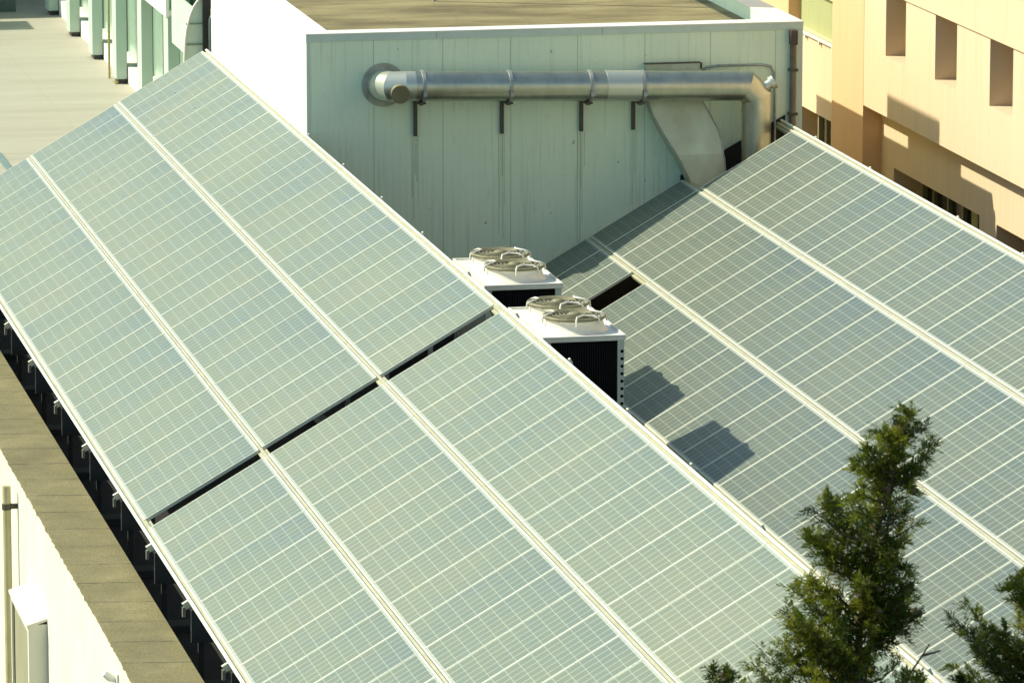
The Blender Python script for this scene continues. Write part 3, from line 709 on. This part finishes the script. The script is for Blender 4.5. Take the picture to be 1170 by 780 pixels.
def conifer(x, y, stem, sil, label, seed, zvis, dens=1.0, twig=None, arms=()):
    """stem: (dx, z) of the leader from the ground up; sil: crown outline (z, left, right); plumes of scale-leaf sprays in between"""
    rnd = random.Random(seed)
    t = thing('conifer_tree', label, 'tree', (x, y, -8.0), 'conifers in front of the building')
    def axis(z):
        if z <= stem[0][1]: return stem[0][0]
        for a, b_ in zip(stem, stem[1:]):
            if z <= b_[1]: return a[0]+(b_[0]-a[0])*(z-a[1])/(b_[1]-a[1])
        return stem[-1][0]
    top, bot = sil[0][0], sil[-1][0]
    tr = MB(); ns = 26
    zz = [-8+(top-.12+8)*i/ns for i in range(ns+1)]
    tr.tube([(x+axis(z), y+.03*math.sin(z*3), z) for z in zz], [max(.010, .17*(1-i/ns)**.9) for i in range(ns+1)], 10)
    fo = MB(); tint = []; cones = []
    def leaf(st, d, ln, wd, tn, nrm):
        q = d.cross(nrm)
        if q.length < 1e-4: return
        q = q.normalized()*wd
        fo.add([st-q*.5, st+d*ln*.5-q, st+d*ln, st+d*ln*.5+q, st+q*.5], [(0,1,2,3,4)]); tint.extend([min(1, max(0, tn))]*5)
    def spray(c, d, size, tn):
        side = d.cross(Vector((rnd.gauss(0,1), rnd.gauss(0,1), rnd.gauss(0,1)))).normalized(); nrm = d.cross(side)
        k = rnd.randint(6, 9)
        for i in range(k):
            f = i/(k-1); s_ = 1 if i % 2 else -1
            st = c + d*(size*.8*f) + Vector((0,0,-.22*size*f*f))
            dd = (d*(.7+.6*f) + side*s_*(.95-.7*f) + nrm*rnd.uniform(-.3,.3)).normalized()
            ln = size*rnd.uniform(.34,.55)*(1-.4*f)
            leaf(st, dd, ln, ln*.15, tn + rnd.uniform(-.1,.12) + .1*f, nrm)
    def plume(z, az, ext, r0, big):
        """one upswept branch with sprays; ext = horizontal reach"""
        a = Vector((math.cos(az), math.sin(az), 0)); base = Vector((x+axis(z-ext*.55), y, z-ext*.55))
        p = [base + a*(ext*f) + Vector((0, 0, ext*(.18*f+.5*f**2.0))) for f in (0,.25,.5,.75,1)]
        p = [q + Vector((rnd.gauss(0,.02), rnd.gauss(0,.02), rnd.gauss(0,.015))) if i else q for i, q in enumerate(p)]
        tr.tube(p, [.012,.010,.008,.005,.003], 5)
        tn0 = rnd.betavariate(1.0, 1.25); cnt = int((16 + ext*95)*dens*(.45 if big > 1.4 else 1))
        for q in range(cnt):
            f = min(1, max(.12, rnd.betavariate(1.7, 1.1))); i = min(3, int(f*4)); c = p[i].lerp(p[i+1], f*4-i)
            tg = (p[i+1]-p[i]).normalized(); rad = r0*(1.1-.75*f)
            o_ = Vector((rnd.gauss(0,1), rnd.gauss(0,1), rnd.gauss(0,1))); o_ = (o_ - tg*o_.dot(tg)).normalized()
            c = c + o_*rad*rnd.random()
            d = (tg*.9 + o_*.75 + Vector((rnd.gauss(0,.25), rnd.gauss(0,.25), rnd.gauss(0,.25)-.05))).normalized()
            spray(c, d, rnd.uniform(.055,.115)*big, tn0)
        if rnd.random() < .13 and ext > .12:
            cn = MB(); cones.append(cn)
            for k in range(rnd.randint(3, 8)):
                c = p[4] + Vector((rnd.uniform(-.012,.012), rnd.uniform(-.012,.012), rnd.uniform(-.012,.012))); r_ = rnd.uniform(.014,.018)
                cn.lathe(c, [(.0001,-r_*1.3),(r_*.8,-r_*.6),(r_,.0),(r_*.7,r_*.8),(.0001,r_*1.3)], 7)
    z = top-.03
    while z > bot:
        l, r = lerp_table(sil, z); fine = z > zvis; hw = max(.05, (r-l)/2)
        n_ = int((5 if fine else 4)*(1 + hw*1.9)); ax = axis(z)
        for k in range(n_):
            az = rnd.random()*2*math.pi; cs = math.cos(az)
            ex = ((r-ax)*cs if cs > 0 else (ax-l)*-cs) + .6*hw*abs(math.sin(az))
            ex *= rnd.choice((1.08, 1.0, .9, .75, .6))
            if math.sin(az*2+z*5.1+seed)*math.sin(z*9.3+az*1.0) > .42: continue
            plume(z+rnd.uniform(-.05,.05), az, max(.05, ex-.02), .05+.045*hw, 1.0 if fine else 1.9)
        z -= .085 if fine else .28
    for (az, ez, ext) in arms: plume(ez, az, ext, .075, 1.0)
    obj('trunk', tr, M['bark'], t)
    o = obj('crown', fo, M['leaf'], t)
    at = o.data.attributes.new('tint', 'FLOAT', 'POINT'); at.data.foreach_set('value', tint)
    for cn in cones[:100]:
        if max(v[2] for v in cn.v) > zvis: obj('cone_cluster', cn, M['cone'], t)
    if twig:
        tw = MB()
        for pth in twig: tw.tube([(x+a, y-.1, c) for a, c in pth], [.010*(1-.7*i/len(pth)) for i in range(len(pth))], 6)
        obj('bare_twig', tw, M['bark'], t)
    return t
PX, PZ_ = .00631, .00616                     # metres per photo pixel at the trees
def sx(px): return -3.02 + (px-990)*PX       # world x of a photo column at y = -28
def sz(py): return 4.27 - (py-465)*PZ_
rows = [(466,1033,1041),(480,1026,1050),(497,1000,1062),(513,992,1076),(522,988,1080),(532,985,1060),(550,983,1048),(566,960,1045),(578,925,1044),(600,920,1036),(630,926,1036),(655,915,1040),(680,924,1052),(700,905,1054),(720,912,1040),(745,896,1034),(765,880,1030),(790,858,1040),(860,830,1080),(1000,800,1110),(1500,760,1160)]
conifer(sx(975), -28.0, [(.0,-8.0),(.0,1.2),(.03,2.6),(.14,3.4),(.33,4.0),(.39,4.3)],
        [(sz(a), sx(l)-sx(975), sx(r)-sx(975)) for a, l, r in rows],
        'tall narrow conifer with brown cone-tipped top in front of the right array', 11, 1.9, 1.0,
        [[(.30,2.25),(.40,2.42),(.47,2.52),(.52,2.60)],[(.47,2.52),(.55,2.535),(.60,2.55)]],
        [(.2,3.88,.30),(-.5,3.84,.24),(2.9,4.02,.20),(3.2,3.55,.44),(3.0,3.60,.36),(3.4,3.36,.40),(3.1,3.05,.36),(2.8,3.2,.34),(.1,2.86,.40),(-.3,2.95,.34),(.2,2.7,.36),(3.3,2.72,.46),(3.0,2.5,.5),(1.2,4.1,.12)])
rows = [(618,1160,1180),(640,1142,1215),(665,1138,1240),(690,1130,1240),(705,1098,1240),(722,1086,1240),(735,1102,1240),(750,1112,1240),(775,1096,1240),(800,1080,1260),(900,1060,1280),(1500,1020,1340)]
conifer(sx(1185), -28.3, [(.0,-8.0),(.0,2.6),(.0,3.35)], [(sz(a), sx(l)-sx(1185), sx(r)-sx(1185)) for a, l, r in rows],
        'conifer cut off by the right edge of the picture', 23, 1.9)
rows = [(752,808,818),(762,800,838),(772,796,850),(790,790,858),(830,780,880),(1000,760,910),(1500,720,960)]
conifer(sx(822), -28.2, [(.0,-8.0),(.0,1.9),(-.03,2.5)], [(sz(a), sx(l)-sx(822), sx(r)-sx(822)) for a, l, r in rows],
        'conifer whose tip just shows at the bottom edge, left of the tall one', 31, 1.9)
